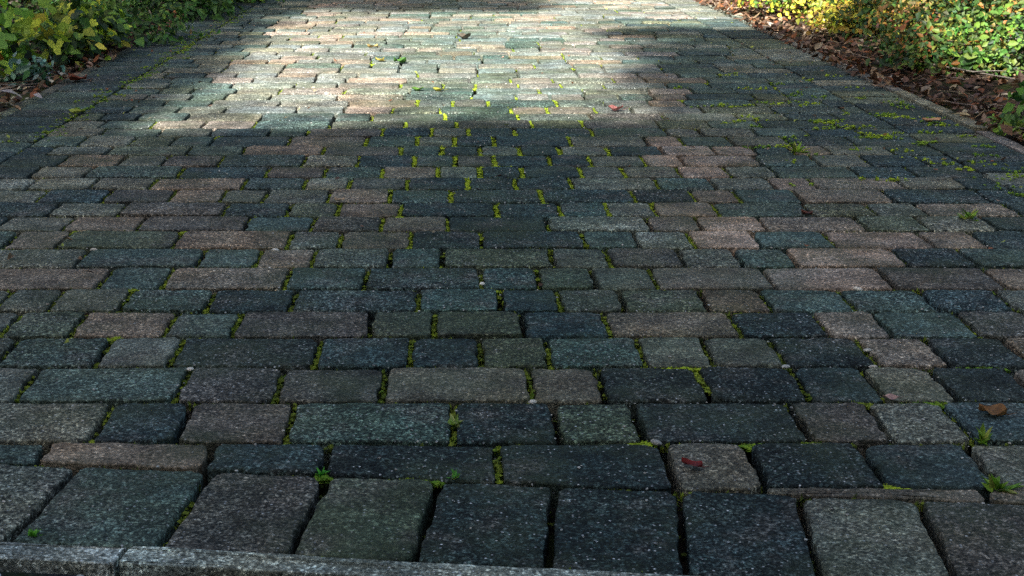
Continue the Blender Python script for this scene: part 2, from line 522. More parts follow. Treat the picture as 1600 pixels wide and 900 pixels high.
order = sorted(range(len(BLOCKS)), key=lambda i: -px_area(BLOCKS[i][0]))
single = set(i for i in order[:300])
rest = Geo()
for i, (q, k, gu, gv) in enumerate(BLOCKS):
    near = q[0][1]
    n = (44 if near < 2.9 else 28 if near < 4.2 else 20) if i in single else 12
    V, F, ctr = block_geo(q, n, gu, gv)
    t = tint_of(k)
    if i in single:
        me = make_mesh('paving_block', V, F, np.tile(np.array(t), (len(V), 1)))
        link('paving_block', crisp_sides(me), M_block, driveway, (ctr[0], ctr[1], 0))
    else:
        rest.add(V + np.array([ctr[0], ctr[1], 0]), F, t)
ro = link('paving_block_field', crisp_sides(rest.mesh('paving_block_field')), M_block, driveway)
tag(ro, kind='stuff')

# ------------------------------------------------------------------ kerbs
kerb = link('kerb', None)
tag(kerb, kind='structure')
def kerb_stone(p0, p1, wid, z, t, side=1):
    """one concrete edging from p0 to p1, its back face on that line, thickness wid to the right-hand side"""
    p0, p1 = np.array(p0), np.array(p1)
    d = (p1 - p0) / np.linalg.norm(p1 - p0)
    nn = np.array([d[1], -d[0]]) * side
    q = [p0, p1, p1 + nn * wid, p0 + nn * wid] if side < 0 else [p0 + nn * wid, p1 + nn * wid, p1, p0]
    V, F, ctr = block_geo(q, 40, 0.008, 0.001, 0.35)
    V[:, 2] = np.where(V[:, 2] < -0.03, -0.15, V[:, 2] + z)
    me = make_mesh('kerb_stone', V, F, np.tile(np.array(t), (len(V), 1)))
    return link('kerb_stone', crisp_sides(me), M_kerb, kerb, (ctr[0], ctr[1], 0))
kt = lambda: tuple(c * rnd.uniform(0.9, 1.1) for c in (0.31, 0.335, 0.28)) + (0.9,)
ke = [-1.62, -0.99, -0.376, 0.54, 1.15, 1.75]
for a, b in zip(ke[:-1], ke[1:]):
    kerb_stone((a, KERB(a) - 0.002), (b, KERB(b) - 0.002), 0.044, 0.002, kt())
y = 2.0
while y < FAR - 1:
    kerb_stone((RX1 + 0.006 + rnd.uniform(0, 0.008), y), (RX1 + 0.006 + rnd.uniform(0, 0.008), y + 0.914), 0.05, rnd.uniform(-0.004, 0.006), tuple(c * rnd.uniform(0.9, 1.1) for c in (0.21, 0.20, 0.17)) + (0.5,))
    kerb_stone((LX0 - 0.054, y), (LX0 - 0.054, y + 0.914), 0.05, -0.006, tuple(c * rnd.uniform(0.9, 1.1) for c in (0.11, 0.125, 0.085)) + (0.5,))
    y += 0.914

# ------------------------------------------------------------------ moss in the joints
def tuft(G, x, y, z, r, h, c, n=9):
    """a cushion of tiny shoots"""
    V, F, C = [], [], []
    c = np.array(c)
    for k in range(n):
        a, d = rnd.uniform(0, 6.28), r * math.sqrt(rnd.random())
        bx, by = x + d * math.cos(a), y + d * math.sin(a)
        hh = h * (1 - 0.6 * (d / r) ** 2) * rnd.uniform(0.7, 1.2)
        w = r * rnd.uniform(0.22, 0.42)
        t = rnd.uniform(0, 6.28)
        lx, ly = rnd.gauss(0, 0.35 * r), rnd.gauss(0, 0.35 * r)
        i = len(V)
        V += [(bx - w * math.cos(t), by - w * math.sin(t), z), (bx + w * math.cos(t), by + w * math.sin(t), z), (bx + lx - w * 0.5 * math.sin(t), by + ly + w * 0.5 * math.cos(t), z + hh * 0.9), (bx + lx + w * 0.7 * math.sin(t), by + ly - w * 0.7 * math.cos(t), z + hh)]
        F += [(i, i + 1, i + 2), (i + 1, i + 3, i + 2)]
        s = rnd.uniform(0.6, 1.35)
        C += [(*(c[:3] * s), 1)] * 4
    # feathery top of the cushion
    m = 5
    i = len(V)
    a0 = rnd.uniform(0, 6.28)
    V.append((x, y, z + h * 0.8))
    C.append((*(c[:3] * 1.25), 1))
    for k in range(m):
        a, d = a0 + 6.283 * k / m, r * rnd.uniform(0.5, 1.0)
        V.append((x + d * math.cos(a), y + d * math.sin(a), z + h * rnd.uniform(0.4, 0.7)))
        C.append((*(c[:3] * rnd.uniform(0.8, 1.3)), 1))
    F += [(i, i + 1 + k, i + 1 + (k + 1) % m) for k in range(m)]
    G.add(V, F, C)

LIME, OLIVE, GREEN, DARK = (0.42, 0.53, 0.032), (0.21, 0.26, 0.030), (0.15, 0.29, 0.025), (0.05, 0.075, 0.015)
def lerp(a, b, t): return tuple(a[i] + (b[i] - a[i]) * t for i in range(3))
def moss_density(x, y):
    """how mossy the drive is: thickest on its untrodden middle, and in the damp right-hand edge"""
    mid = moss_mid(x, y)
    left = 0.8 * math.exp(-((x + 0.5) / 0.5) ** 2) * math.exp(-((y - 3.4) / 1.1) ** 2)
    right = 0.75 * (1 / (1 + math.exp(-(x - 1.05) * 9))) * math.exp(-((y - 4.7) / 0.9) ** 2)
    near = 0.34 * math.exp(-((y - 2.4) / 0.55) ** 2)
    return min(1, 1.25 * mid + 1.2 * left + right + near + 0.12), mid
moss = Geo()
for (x, y0, y1) in HEADS:
    d, mid = moss_density(x, (y0 + y1) / 2)
    keep = rnd.random() < d * (1.3 if y0 > 2.1 else 0.7)
    if (y0 + y1) / 2 > 9.5: continue
    yy = y0 + 0.008
    full = rnd.choice((0.3, 0.6, 0.8, 1.0)) if rnd.random() > mid else 0.95
    base = lerp(lerp(DARK, OLIVE, rnd.random()), LIME, min(1, mid * 1.7 * rnd.uniform(0.6, 1.1) + 0.1))
    step = 0.010 if y0 < 4.0 else 0.014
    while yy < y1 - 0.006:
        if keep and rnd.random() < full:
            c = lerp(base, rnd.choice((GREEN, OLIVE, LIME, DARK)), rnd.uniform(0, 0.5))
            pat = 0.5 + 0.5 * smooth_noise(x * 7, yy * 7, 2.0)
            tuft(moss, x + rnd.gauss(0, 0.0025), yy, -0.015, rnd.uniform(0.004, 0.008) + 0.005 * mid * pat, rnd.uniform(0.008, 0.015) + 0.008 * mid * pat, c, 8)
        elif rnd.random() < 0.3:
            tuft(moss, x + rnd.gauss(0, 0.003), yy, -0.032, 0.006, rnd.uniform(0.006, 0.012), lerp(DARK, OLIVE, rnd.random() * 0.6), 5)
        yy += step * rnd.uniform(0.7, 1.3)
for (yb, fn) in BEDS:
    if yb > 7.5: continue
    x = LX1
    ph = rnd.uniform(0, 50)
    while x < RX0:
        d, mid = moss_density(x, yb)
        n1 = 0.5 + 0.5 * math.sin(x * 11 + ph) * math.sin(x * 4.3 + ph * 1.7)
        if rnd.random() < (0.12 + d) * 0.8 * (n1 > 0.62) + 0.03 + (0.32 if 1.7 < yb < 3.8 and n1 > 0.4 else 0):
            c = lerp(lerp(DARK, OLIVE, rnd.random()), LIME, min(1, 0.6 * mid * rnd.random() + (0.25 if n1 > 0.75 else 0)))
            tuft(moss, x, fn(x) + rnd.gauss(0, 0.002), -0.016, rnd.uniform(0.003, 0.006), rnd.uniform(0.010, 0.018), c, 6)
        x += 0.009 * rnd.uniform(0.7, 1.3) * (1 if yb < 4 else 1.6)
# larger cushions where head and bed joints meet, brightest on the middle strip
def cushion(x, y, rx, ry, c, n=None, h=0.009):
    n = n or int(12 + rx * ry * 60000)
    for _ in range(n):
        a, d = rnd.uniform(0, 6.28), math.sqrt(rnd.random())
        tuft(moss, x + rx * d * math.cos(a), y + ry * d * math.sin(a), -0.010, rnd.uniform(0.005, 0.008), h * rnd.uniform(0.7, 1.3) * (1.15 - 0.5 * d), lerp(c, rnd.choice((LIME, GREEN, OLIVE)), rnd.uniform(0, 0.45)), 6)
for (x, y0, y1) in HEADS:
    d, mid = moss_density(x, y0)
    if y0 < 9 and rnd.random() < 0.75 * mid + 0.08 * d:
        cushion(x + rnd.gauss(0, 0.004), y0 + rnd.choice((0.0, 0.0, y1 - y0)), rnd.uniform(0.010, 0.026), rnd.uniform(0.006, 0.012), lerp(OLIVE, LIME, rnd.uniform(0.3, 1)))
for (x, y, rx, ry, c) in ((0.405, 2.25, 0.020, 0.055, OLIVE), (0.44, 1.966, 0.055, 0.010, GREEN), (0.51, 1.963, 0.03, 0.02, OLIVE), (-0.05, 1.838, 0.05, 0.008, LIME), (-0.02, 1.84, 0.02, 0.008, GREEN),
                          (-0.17, 1.602, 0.075, 0.007, OLIVE), (-0.14, 1.598, 0.04, 0.007, LIME), (-0.27, 1.614, 0.03, 0.008, OLIVE), (0.23, 1.556, 0.02, 0.006, LIME), (-0.165, 1.852, 0.012, 0.008, GREEN), (0.385, 2.31, 0.05, 0.008, LIME),
                          (0.62, 2.14, 0.05, 0.007, OLIVE), (0.73, 2.14, 0.06, 0.008, GREEN), (0.86, 2.31, 0.05, 0.01, GREEN), (0.58, 1.81, 0.02, 0.014, LIME), (0.27, 1.972, 0.018, 0.012, LIME), (0.16, 4.10, 0.03, 0.03, LIME),
                          (0.30, 4.0, 0.035, 0.016, LIME), (0.17, 4.35, 0.02, 0.04, LIME)):
    cushion(x, y, rx, ry, c)
# damp right-hand edge: moss creeping over the blocks
for _ in range(230):
    x, y = rnd.uniform(0.85, 1.66), rnd.uniform(3.7, 6.2)
    if rnd.random() < moss_density(x, y)[0]:
        c = lerp(GREEN, LIME, rnd.random())
        for _k in range(rnd.randint(3, 10)):
            tuft(moss, x + rnd.gauss(0, 0.02), y + rnd.gauss(0, 0.012), -0.002, rnd.uniform(0.004, 0.009), rnd.uniform(0.005, 0.014), c, 5)
for _ in range(160):
    x, y = -1.26 + rnd.gauss(0, 0.035), rnd.uniform(4.5, 9.5)
    for _k in range(rnd.randint(2, 7)):
        tuft(moss, x + rnd.gauss(0, 0.015), y + rnd.gauss(0, 0.012), -0.004, rnd.uniform(0.005, 0.009), rnd.uniform(0.006, 0.012), lerp(OLIVE, GREEN, rnd.random()), 5)
mo = link('moss', moss.mesh('moss', False), M_moss)
tag(mo, 'green moss growing in the joints of the paved driveway', 'moss', kind='stuff')

# ------------------------------------------------------------------ loose grit on the blocks
grit = Geo()
def chip(G, x, y, z, r, t, n=6):
    V = [(x, y, z + r * 0.7)]
    for k in range(n):
        a = 6.283 * k / n + rnd.uniform(-0.3, 0.3)
        rr = r * rnd.uniform(0.75, 1.2)
        V.append((x + rr * math.cos(a), y + rr * math.sin(a), z + r * rnd.uniform(0.05, 0.3)))
    for k in range(n):
        a = 6.283 * k / n
        V.append((x + r * 0.8 * math.cos(a), y + r * 0.8 * math.sin(a), z - r * 0.3))
    F = []
    for k in range(n):
        j = (k + 1) % n
        F += [(0, 1 + k, 1 + j), (1 + k, 1 + n + k, 1 + n + j, 1 + j)]
    G.add(V, F, t)
for _ in range(1500):
    y = rnd.uniform(1.6, 6.0)
    x = rnd.uniform(-0.42 * y, 0.52 * y)
    if y < SOLD(x) - 0.2 or not (LX0 < x < RX1): continue
    v = rnd.uniform(0.25, 0.6)
    chip(grit, x, y, 0.0008, rnd.uniform(0.0009, 0.0022) * (1 + 0.12 * y), (v, v, v * 0.97, 0), 5)
for _ in range(260):     # grit and flakes lying in the gutter of the road
    x = rnd.uniform(-1.2, 0.3)
    y = KERB(x) - 0.06 - abs(rnd.gauss(0, 0.05))
    v = rnd.uniform(0.15, 0.6)
    chip(grit, x, y, -0.008, rnd.uniform(0.002, 0.007), (v * 0.85, v * 0.95, v, 0), 6)
tag(link('grit', grit.mesh('grit', False), M_pebble), 'pale stone grit scattered over the paving blocks', 'grit', kind='stuff')

# ------------------------------------------------------------------ small stones one can pick out
def pebble(x, y, r, label, t, z=0.0, flat=0.6):
    V, F = [], []
    nl, nm = 5, 9
    ph = [rnd.uniform(0, 6.28) for _ in range(3)]
    for i in range(nl + 1):
        th = math.pi * i / nl
        for j in range(nm):
            a = 2 * math.pi * j / nm
            rr = r * (1 + 0.18 * math.sin(2 * a + ph[0]) + 0.12 * math.sin(3 * a + th * 2 + ph[1]))
            V.append((rr * math.sin(th) * math.cos(a) * 1.35, rr * math.sin(th) * math.sin(a), r * flat * math.cos(th)))
    for i in range(nl):
        for j in range(nm):
            k = (j + 1) % nm
            F.append((i * nm + j, (i + 1) * nm + j, (i + 1) * nm + k, i * nm + k))
    o = link('pebble', make_mesh('pebble', V, F, np.tile(np.array((*t, 0)), (len(V), 1))), M_pebble, None, (x, y, z + r * flat * 0.7))
    o.rotation_euler = (rnd.uniform(-0.2, 0.2), rnd.uniform(-0.2, 0.2), rnd.uniform(-0.4, 0.4))
    tag(o, label, 'pebble', 'pale pebbles lying in the joints')
PB = [(-0.416, 2.297, 0.0060, 'white oval pebble in the joint left of the dark purple block'),
      (0.128, 2.140, 0.0055, 'white pebble at the joint between two brown blocks near the middle'),
      (-0.369, 3.115, 0.0055, 'round white pebble on the joint among the left middle rows'),
      (-0.759, 3.116, 0.0060, 'bright white pebble nearest the left edge of the picture'),
      (0.067, 2.835, 0.0050, 'whitish pebble in a mossy joint in the middle of the drive'),
      (0.548, 2.312, 0.0052, 'pale pebble at the top left corner of the square blue-grey block'),
      (0.690, 2.312, 0.0050, 'pale pebble at the top right corner of the square blue-grey block'),
      (0.792, 2.795, 0.0062, 'flat pale chip under the long pinkish block on the right'),
      (0.292, 1.969, 0.0058, 'white chip beside yellow moss near the red leaf'),
      (0.705, 2.40, 0.0055, 'cream pebble in the joint beside the square brown block')]
for (x, y, r, lab) in PB:
    v = rnd.uniform(0.55, 0.75)
    pebble(x, y, r, lab, (v, v * 0.97, v * 0.9), -0.003)

# ------------------------------------------------------------------ leaf shapes
def leaf_verts(L, W, fold, curl):
    """a pointed oval leaf folded along its midrib: 6 vertices, 2 faces"""
    def pt(u, s):
        w = W * math.sin(math.pi * min(1, u ** 0.8)) * s
        return (w, u * L, abs(w) * fold - curl * L * u * u)
    return [(0, 0, 0), pt(0.3, -1), pt(0.68, -0.85), (0, L, -curl * L), pt(0.68, 0.85), pt(0.3, 1)], [(0, 3, 2, 1), (0, 5, 4, 3)]

def lobed_verts(Rr, cup):
    """a rounded leaf with five toothed lobes, flat fan around the stalk"""
    V = [(0, 0, 0)]
    n = 20
    for k in range(n + 1):
        a = -math.pi * 0.86 + 1.72 * math.pi * k / n
        rr = Rr * (0.74 + 0.26 * math.cos(a * 5.0 * 0.58)) * (1.06 if k % 2 else 0.93)
        V.append((rr * math.sin(a), rr * math.cos(a) + Rr * 0.1, cup * rr * rr / Rr + 0.06 * Rr * math.cos(a * 5.0)))
    return V, [(0, k + 1, k) for k in range(1, n + 1)]

def rotm(normal, spin):
    n = Vector(normal).normalized()
    return np.array((n.to_track_quat('Z', 'Y').to_matrix() @ Matrix.Rotation(spin, 3, 'Z')))

def tube(G, p0, p1, r0, r1, c, n=5, bend=0.0, seg=3):
    p0, p1 = Vector(p0), Vector(p1)
    d = (p1 - p0)
    side = d.cross(Vector((0.3, 0.2, 1))).normalized() if d.length > 0 else Vector((1, 0, 0))
    q = d.to_track_quat('Z', 'Y').to_matrix()
    V, F = [], []
    for s in range(seg + 1):
        t = s / seg
        c0 = p0 + d * t + side * bend * math.sin(math.pi * t)
        r = r0 + (r1 - r0) * t
        for k in range(n):
            a = 2 * math.pi * k / n
            V.append(tuple(c0 + q @ Vector((r * math.cos(a), r * math.sin(a), 0))))
    for s in range(seg):
        for k in range(n):
            j = (k + 1) % n
            F.append((s * n + k, s * n + j, (s + 1) * n + j, (s + 1) * n + k))
    G.add(V, F, c)

def pickc(pal):
    c, wgt = zip(*pal)
    k = rnd.choices(c, wgt)[0]
    s = rnd.uniform(0.65, 1.3)
    return (k[0] * s, k[1] * s, k[2] * s * rnd.uniform(0.8, 1.2), 1)

def shrub(name, label, cat, x, y, rx, ry, h, pal, nleaf, L, W, big=0, lobed=False, stems=7, clumps=26, group=None, low=0.12, dirn=0.0):
    """stems from one root, leaf sprays at their ends; the foremost big leaves are parts of their own"""
    z0 = bed_z(x, y)
    root = link(name, None, None, None, (x, y, z0))
    tag(root, label, cat, group)
    cl = []
    for k in range(clumps):
        a = rnd.uniform(0, 6.283)
        d = rnd.random() ** 0.5
        zz = h * (low + (1 - low) * rnd.random() ** 0.7) * (1 - 0.45 * d * d)
        cl.append(Vector((rx * d * math.cos(a), ry * d * math.sin(a), zz)))
    for k in range(stems):
        G = Geo()
        tip = cl[k % len(cl)]
        tube(G, (rnd.gauss(0, 0.02), rnd.gauss(0, 0.02), -0.03), tip, 0.006 + 0.01 * h, 0.002, (1, 1, 1, 1), 5, rnd.uniform(-0.06, 0.06) * h, 4)
        for c2 in cl[stems + k::stems]:
            tube(G, tip * rnd.uniform(0.4, 0.8), c2, 0.004, 0.0015, (1, 1, 1, 1), 4, rnd.uniform(-0.04, 0.04), 3)
        link('stem', G.mesh('stem'), M_bark, root)
    G = Geo()
    fronts = []
    per = max(1, nleaf // clumps)
    for c in cl:
        shade = rnd.uniform(0.75, 1.15)
        cr = 0.20 * math.sqrt(rx * ry) + 0.02
        base_c = pickc(pal)
        for k in range(per):
            d = Vector((rnd.gauss(0, 1), rnd.gauss(0, 1), rnd.gauss(0, 0.7)))
            p = c + d * cr * 0.75
            if p.z < 0.01: p.z = 0.01 + rnd.random() * 0.03
            col4 = pickc(pal) if rnd.random() < 0.4 else tuple(v * rnd.uniform(0.8, 1.2) for v in base_c[:3]) + (1,)
            col4 = tuple(v * shade for v in col4[:3]) + (1,)
            s = min(1.5, max(0.45, math.exp(rnd.gauss(-0.1, 0.35))))
            if lobed: V, F = lobed_verts(L * 0.6 * min(s, 1.15), rnd.uniform(-0.2, 0.25))
            else: V, F = leaf_verts(L * s, W * s, rnd.uniform(0.1, 0.6), rnd.uniform(-0.1, 0.35))
            nrm = (d.x * 0.5 + rnd.gauss(0, 0.45), d.y * 0.5 - 0.3 + rnd.gauss(0, 0.45), 0.8 + rnd.gauss(0, 0.35))
            m = rotm(nrm, rnd.uniform(0, 6.283))
            fronts.append((-(p.y) + 0.8 * p.z - 0.4 * abs(p.x), V, F, col4, m, p))
    fronts.sort(key=lambda t: -t[0])
    for idx, (_, V, F, c4, m, p) in enumerate(fronts):
        vv = np.array(V) @ m.T
        if idx < big:
            me = make_mesh('leaf', vv, F, np.tile(np.array(c4), (len(vv), 1)))
            link('leaf', me, M_leaf, root, tuple(p))
        else:
            G.add(vv + np.array(p), F, c4)
    fo = link('foliage', G.mesh('foliage'), M_leaf, root)
    tag(fo, kind='stuff')
    return root

P_LIME = [((0.34, 0.42, 0.04), 4), ((0.20, 0.34, 0.035), 5), ((0.46, 0.42, 0.06), 2), ((0.10, 0.20, 0.03), 4), ((0.40, 0.20, 0.04), 0.5)]
P_LIME2 = [((0.50, 0.58, 0.05), 5), ((0.34, 0.52, 0.05), 5), ((0.66, 0.58, 0.08), 2), ((0.16, 0.32, 0.04), 3), ((0.55, 0.25, 0.05), 0.5)]
P_GREEN = [((0.06, 0.15, 0.03), 5), ((0.10, 0.22, 0.035), 4), ((0.17, 0.28, 0.04), 2), ((0.04, 0.09, 0.02), 4)]
P_OLIVE = [((0.10, 0.15, 0.03), 5), ((0.20, 0.22, 0.035), 3), ((0.06, 0.10, 0.02), 4), ((0.28, 0.17, 0.05), 1)]
P_DARK = [((0.025, 0.055, 0.018), 6), ((0.05, 0.11, 0.025), 3), ((0.10, 0.18, 0.03), 1)]
P_YELL = [((0.52, 0.44, 0.05), 5), ((0.36, 0.38, 0.04), 4), ((0.44, 0.26, 0.05), 1.5), ((0.18, 0.24, 0.03), 2)]
P_BLUE = [((0.20, 0.34, 0.24), 4), ((0.34, 0.46, 0.38), 3), ((0.10, 0.22, 0.14), 4), ((0.08, 0.20, 0.05), 2)]
P_RUST = [((0.36, 0.15, 0.03), 4), ((0.16, 0.13, 0.03), 4), ((0.09, 0.14, 0.03), 4), ((0.24, 0.07, 0.03), 2), ((0.30, 0.22, 0.06), 2)]

# left-hand bed
shrub('lime_shrub', 'yellow-green broad-leaved shrub nearest the camera in the left bed', 'shrub', -2.05, 6.1, 0.42, 0.36, 0.34, P_LIME2 + P_LIME2 + P_DARK, 420, 0.078, 0.03, big=60, lobed=True, clumps=30, group='shrubs in the left bed')
shrub('lime_shrub', 'mixed lime and green shrub spilling over the left kerb, behind the broad-leaved one', 'shrub', -1.68, 6.85, 0.28, 0.36, 0.24, P_LIME2 + P_GREEN + P_DARK, 800, 0.05, 0.018, big=40, clumps=34, group='shrubs in the left bed')
shrub('green_shrub', 'low fine-leaved green shrub trailing onto the paving on the left', 'shrub', -1.68, 7.6, 0.34, 0.5, 0.22, P_GREEN + [((0.20, 0.14, 0.05), 1)], 1500, 0.045, 0.010, clumps=36, group='shrubs in the left bed')
shrub('green_shrub', 'dark green shrub farthest along the left bed', 'shrub', -1.72, 9.1, 0.45, 0.6, 0.34, P_GREEN, 1500, 0.06, 0.018, clumps=36, group='shrubs in the left bed')
shrub('green_shrub', 'bright green leafy shrub at the top of the left bed', 'shrub', -1.62, 10.0, 0.40, 0.45, 0.26, [((0.14, 0.30, 0.05), 5), ((0.24, 0.38, 0.06), 3), ((0.06, 0.14, 0.03), 4)], 900, 0.07, 0.026, big=20, clumps=26, group='shrubs in the left bed')
shrub('dark_shrub', 'dark arching shrub behind the yellow-green one at the left edge', 'shrub', -2.65, 7.4, 0.6, 0.5, 0.46, P_DARK, 1100, 0.06, 0.014, clumps=40, group='shrubs in the left bed')
shrub('dark_shrub', 'olive shrub in the deep shade at the top left', 'shrub', -2.75, 9.2, 0.7, 0.6, 0.5, P_DARK, 1100, 0.06, 0.016, clumps=40, group='shrubs in the left bed')
shrub('blue_green_plant', 'small blue-green plant at the edge of the left kerb', 'plant', -1.66, 5.90, 0.12, 0.10, 0.10, P_BLUE, 170, 0.045, 0.010, big=24, clumps=14, stems=5)
# right-hand bed
shrub('yellow_green_shrub', 'bright yellow-green shrub farthest along the right bed', 'shrub', 2.16, 8.95, 0.40, 0.5, 0.36, P_LIME + P_YELL, 2800, 0.030, 0.011, clumps=36, group='shrubs in the right bed', low=0.0)
shrub('yellow_shrub', 'rounded golden-yellow shrub in the right bed', 'shrub', 2.12, 7.75, 0.25, 0.3, 0.24, P_YELL + [((0.42, 0.28, 0.06), 3)], 1900, 0.026, 0.010, big=20, clumps=28, group='shrubs in the right bed', low=0.0)
shrub('olive_shrub', 'dense green and olive shrub in the middle of the right bed', 'shrub', 2.46, 7.45, 0.42, 0.45, 0.42, P_OLIVE + P_GREEN + P_DARK, 4200, 0.027, 0.009, clumps=46, group='shrubs in the right bed', low=0.0)
shrub('olive_shrub', 'brown-green small-leaved shrub right of the golden shrub', 'shrub', 2.22, 6.85, 0.34, 0.36, 0.30, P_OLIVE + P_GREEN + P_RUST + P_DARK + P_YELL, 3800, 0.026, 0.009, clumps=44, group='shrubs in the right bed', low=0.0)
shrub('rust_shrub', 'shrub with orange and rust autumn leaves at the top right', 'shrub', 2.56, 6.6, 0.36, 0.36, 0.40, P_RUST + P_OLIVE + P_DARK, 3400, 0.028, 0.009, big=20, clumps=40, group='shrubs in the right bed', low=0.0)
shrub('green_shrub', 'green shrub at the right edge of the picture', 'shrub', 2.46, 5.8, 0.32, 0.32, 0.32, P_GREEN + P_OLIVE + P_DARK, 3000, 0.029, 0.009, big=20, clumps=38, group='shrubs in the right bed', low=0.0)
shrub('olive_shrub', 'mixed green and brown shrub above the long pale twig', 'shrub', 2.10, 6.2, 0.24, 0.24, 0.22, P_GREEN + P_OLIVE + P_DARK + P_RUST, 2200, 0.027, 0.009, big=16, clumps=30, group='shrubs in the right bed', low=0.0)
shrub('blue_green_plant', 'pale blue-green spray at the right edge above the twigs', 'plant', 2.34, 5.62, 0.16, 0.14, 0.24, P_BLUE, 320, 0.05, 0.012, big=24, clumps=16, stems=5)
shrub('blue_green_plant', 'pale silvery plant in the top right corner', 'plant', 2.62, 6.2, 0.16, 0.14, 0.42, [((0.45, 0.55, 0.50), 4), ((0.25, 0.36, 0.30), 3)], 260, 0.05, 0.014, clumps=14, stems=4)
shrub('young_plant', 'bright green sprig among the twigs of the right bed', 'plant', 2.10, 5.95, 0.10, 0.08, 0.14, [((0.16, 0.30, 0.04), 4), ((0.08, 0.18, 0.03), 4)], 110, 0.036, 0.012, big=24, clumps=10, stems=4)
shrub('young_plant', 'small green plant low beside the right kerb stones', 'plant', 2.04, 4.98, 0.12, 0.10, 0.12, [((0.16, 0.34, 0.05), 4), ((0.08, 0.2, 0.04), 3)], 110, 0.045, 0.016, big=20, clumps=10, stems=4)
shrub('dark_shrub', 'dark green low shrub behind the forked twig at the right edge', 'shrub', 2.36, 5.2, 0.22, 0.2, 0.2, P_GREEN + P_DARK, 900, 0.036, 0.012, big=12, clumps=26, group='shrubs in the right bed', low=0.0)
shrub('weed_patch', 'low weeds along the right kerb at the picture edge', 'weed', 1.86, 4.62, 0.13, 0.16, 0.05, [((0.20, 0.36, 0.05), 4), ((0.30, 0.36, 0.06), 2), ((0.1, 0.2, 0.04), 3)], 200, 0.032, 0.010, big=16, clumps=16, stems=5)

# ------------------------------------------------------------------ leaf litter on the beds
lit = Geo()
PAL_D = [((0.16, 0.085, 0.045), 5), ((0.26, 0.17, 0.10), 4), ((0.09, 0.05, 0.03), 5), ((0.38, 0.30, 0.20), 1.6), ((0.22, 0.08, 0.03), 2)]
for _ in range(5200):
    if rnd.random() < 0.72:
        x, y = 1.66 + abs(rnd.gauss(0, 0.5)), rnd.uniform(4.4, 10.5)
        pal = PAL_D
        if y < 5.7: x += 0.06
    else:
        x, y = -1.50 - abs(rnd.gauss(0, 0.4)), rnd.uniform(4.9, 10)
        pal = PAL_D + ([((0.50, 0.46, 0.38), 9), ((0.30, 0.28, 0.22), 5)] if y < 6.1 else [])
    V, F = leaf_verts(rnd.uniform(0.025, 0.06), rnd.uniform(0.008, 0.018), rnd.uniform(-0.2, 0.9), rnd.uniform(-0.4, 0.4))
    m = rotm((rnd.gauss(0, 0.4), rnd.gauss(0, 0.4), 1), rnd.uniform(0, 6.283))
    lit.add(np.array(V) @ m.T + np.array((x, y, max(bed_z(x, y), 0.004 if x < 1.75 and x > -1.57 else -1) + rnd.uniform(0.004, 0.022))), F, pickc(pal))
for _ in range(330):     # scraps blown over the drive, thickest along its edges
    y = rnd.uniform(2.0, 9.5)
    x = rnd.choice((rnd.uniform(-1.5, 1.65), 1.66 - abs(rnd.gauss(0, 0.22)), -1.49 + abs(rnd.gauss(0, 0.22))))
    V, F = leaf_verts(rnd.uniform(0.008, 0.024), rnd.uniform(0.003, 0.008), rnd.uniform(-0.2, 0.9), rnd.uniform(-0.4, 0.4))
    m = rotm((rnd.gauss(0, 0.3), rnd.gauss(0, 0.3), 1), rnd.uniform(0, 6.283))
    lit.add(np.array(V) @ m.T + np.array((x, y, 0.006)), F, pickc(PAL_D + [((0.30, 0.34, 0.06), 5)]))
for _ in range(420):
    side = rnd.random() < 0.75
    x, y = (1.78 + abs(rnd.gauss(0, 0.45)), rnd.uniform(4.2, 8)) if side else (-1.6 - abs(rnd.gauss(0, 0.25)), rnd.uniform(4.8, 6.4))
    a, l = rnd.uniform(0, 6.283), rnd.uniform(0.05, 0.2)
    z = bed_z(x, y) + 0.012
    tube(lit, (x, y, z), (x + l * math.cos(a), y + l * math.sin(a), z + rnd.uniform(-0.01, 0.04)), 0.0022, 0.001, pickc([((0.3, 0.24, 0.17), 3), ((0.14, 0.1, 0.07), 3)]), 3, rnd.uniform(-0.02, 0.02), 2)
tag(link('leaf_litter', lit.mesh('leaf_litter', False), M_dead), 'brown dead leaves and twig bits covering the planting beds', 'leaf litter', kind='stuff')

# longer dry twigs of the right bed, each its own thing
def twig(p0, p1, r, label, forks=2):
    G = Geo()
    p0, p1 = Vector(p0), Vector(p1)
    tube(G, (0, 0, 0), p1 - p0, r, r * 0.45, (1, 1, 1, 1), 6, rnd.uniform(-0.02, 0.02), 6)
    for k in range(forks):
        t = rnd.uniform(0.35, 0.8)
        b = (p1 - p0) * t
        e = b + (p1 - p0) * rnd.uniform(0.15, 0.3) + Vector((rnd.gauss(0, 0.05), rnd.gauss(0, 0.05), rnd.uniform(0.0, 0.05)))
        tube(G, b, e, r * 0.6, r * 0.3, (1, 1, 1, 1), 5, 0.006, 3)
    o = link('twig', G.mesh('twig'), M_twig, None, tuple(p0))
    tag(o, label, 'twig', 'dry twigs in the right bed')
twig((1.92, 6.25, 0.05), (2.10, 5.55, 0.06), 0.005, 'long pale twig slanting down over the leaf litter of the right bed')
twig((2.28, 6.1, 0.16), (2.45, 5.6, 0.10), 0.007, 'thick pale broken twig below the blue-green spray')
twig((1.98, 5.35, 0.03), (2.42, 5.30, 0.06), 0.004, 'thin twig lying level among brown leaves by the right bed')
twig((2.02, 4.62, 0.02), (2.14, 4.85, 0.13), 0.004, 'upright forked twig behind the weeds at the right edge', 1)
twig((2.5, 5.9, 0.14), (2.75, 5.5, 0.12), 0.005, 'grey twig under the green shrub at the right edge', 1)

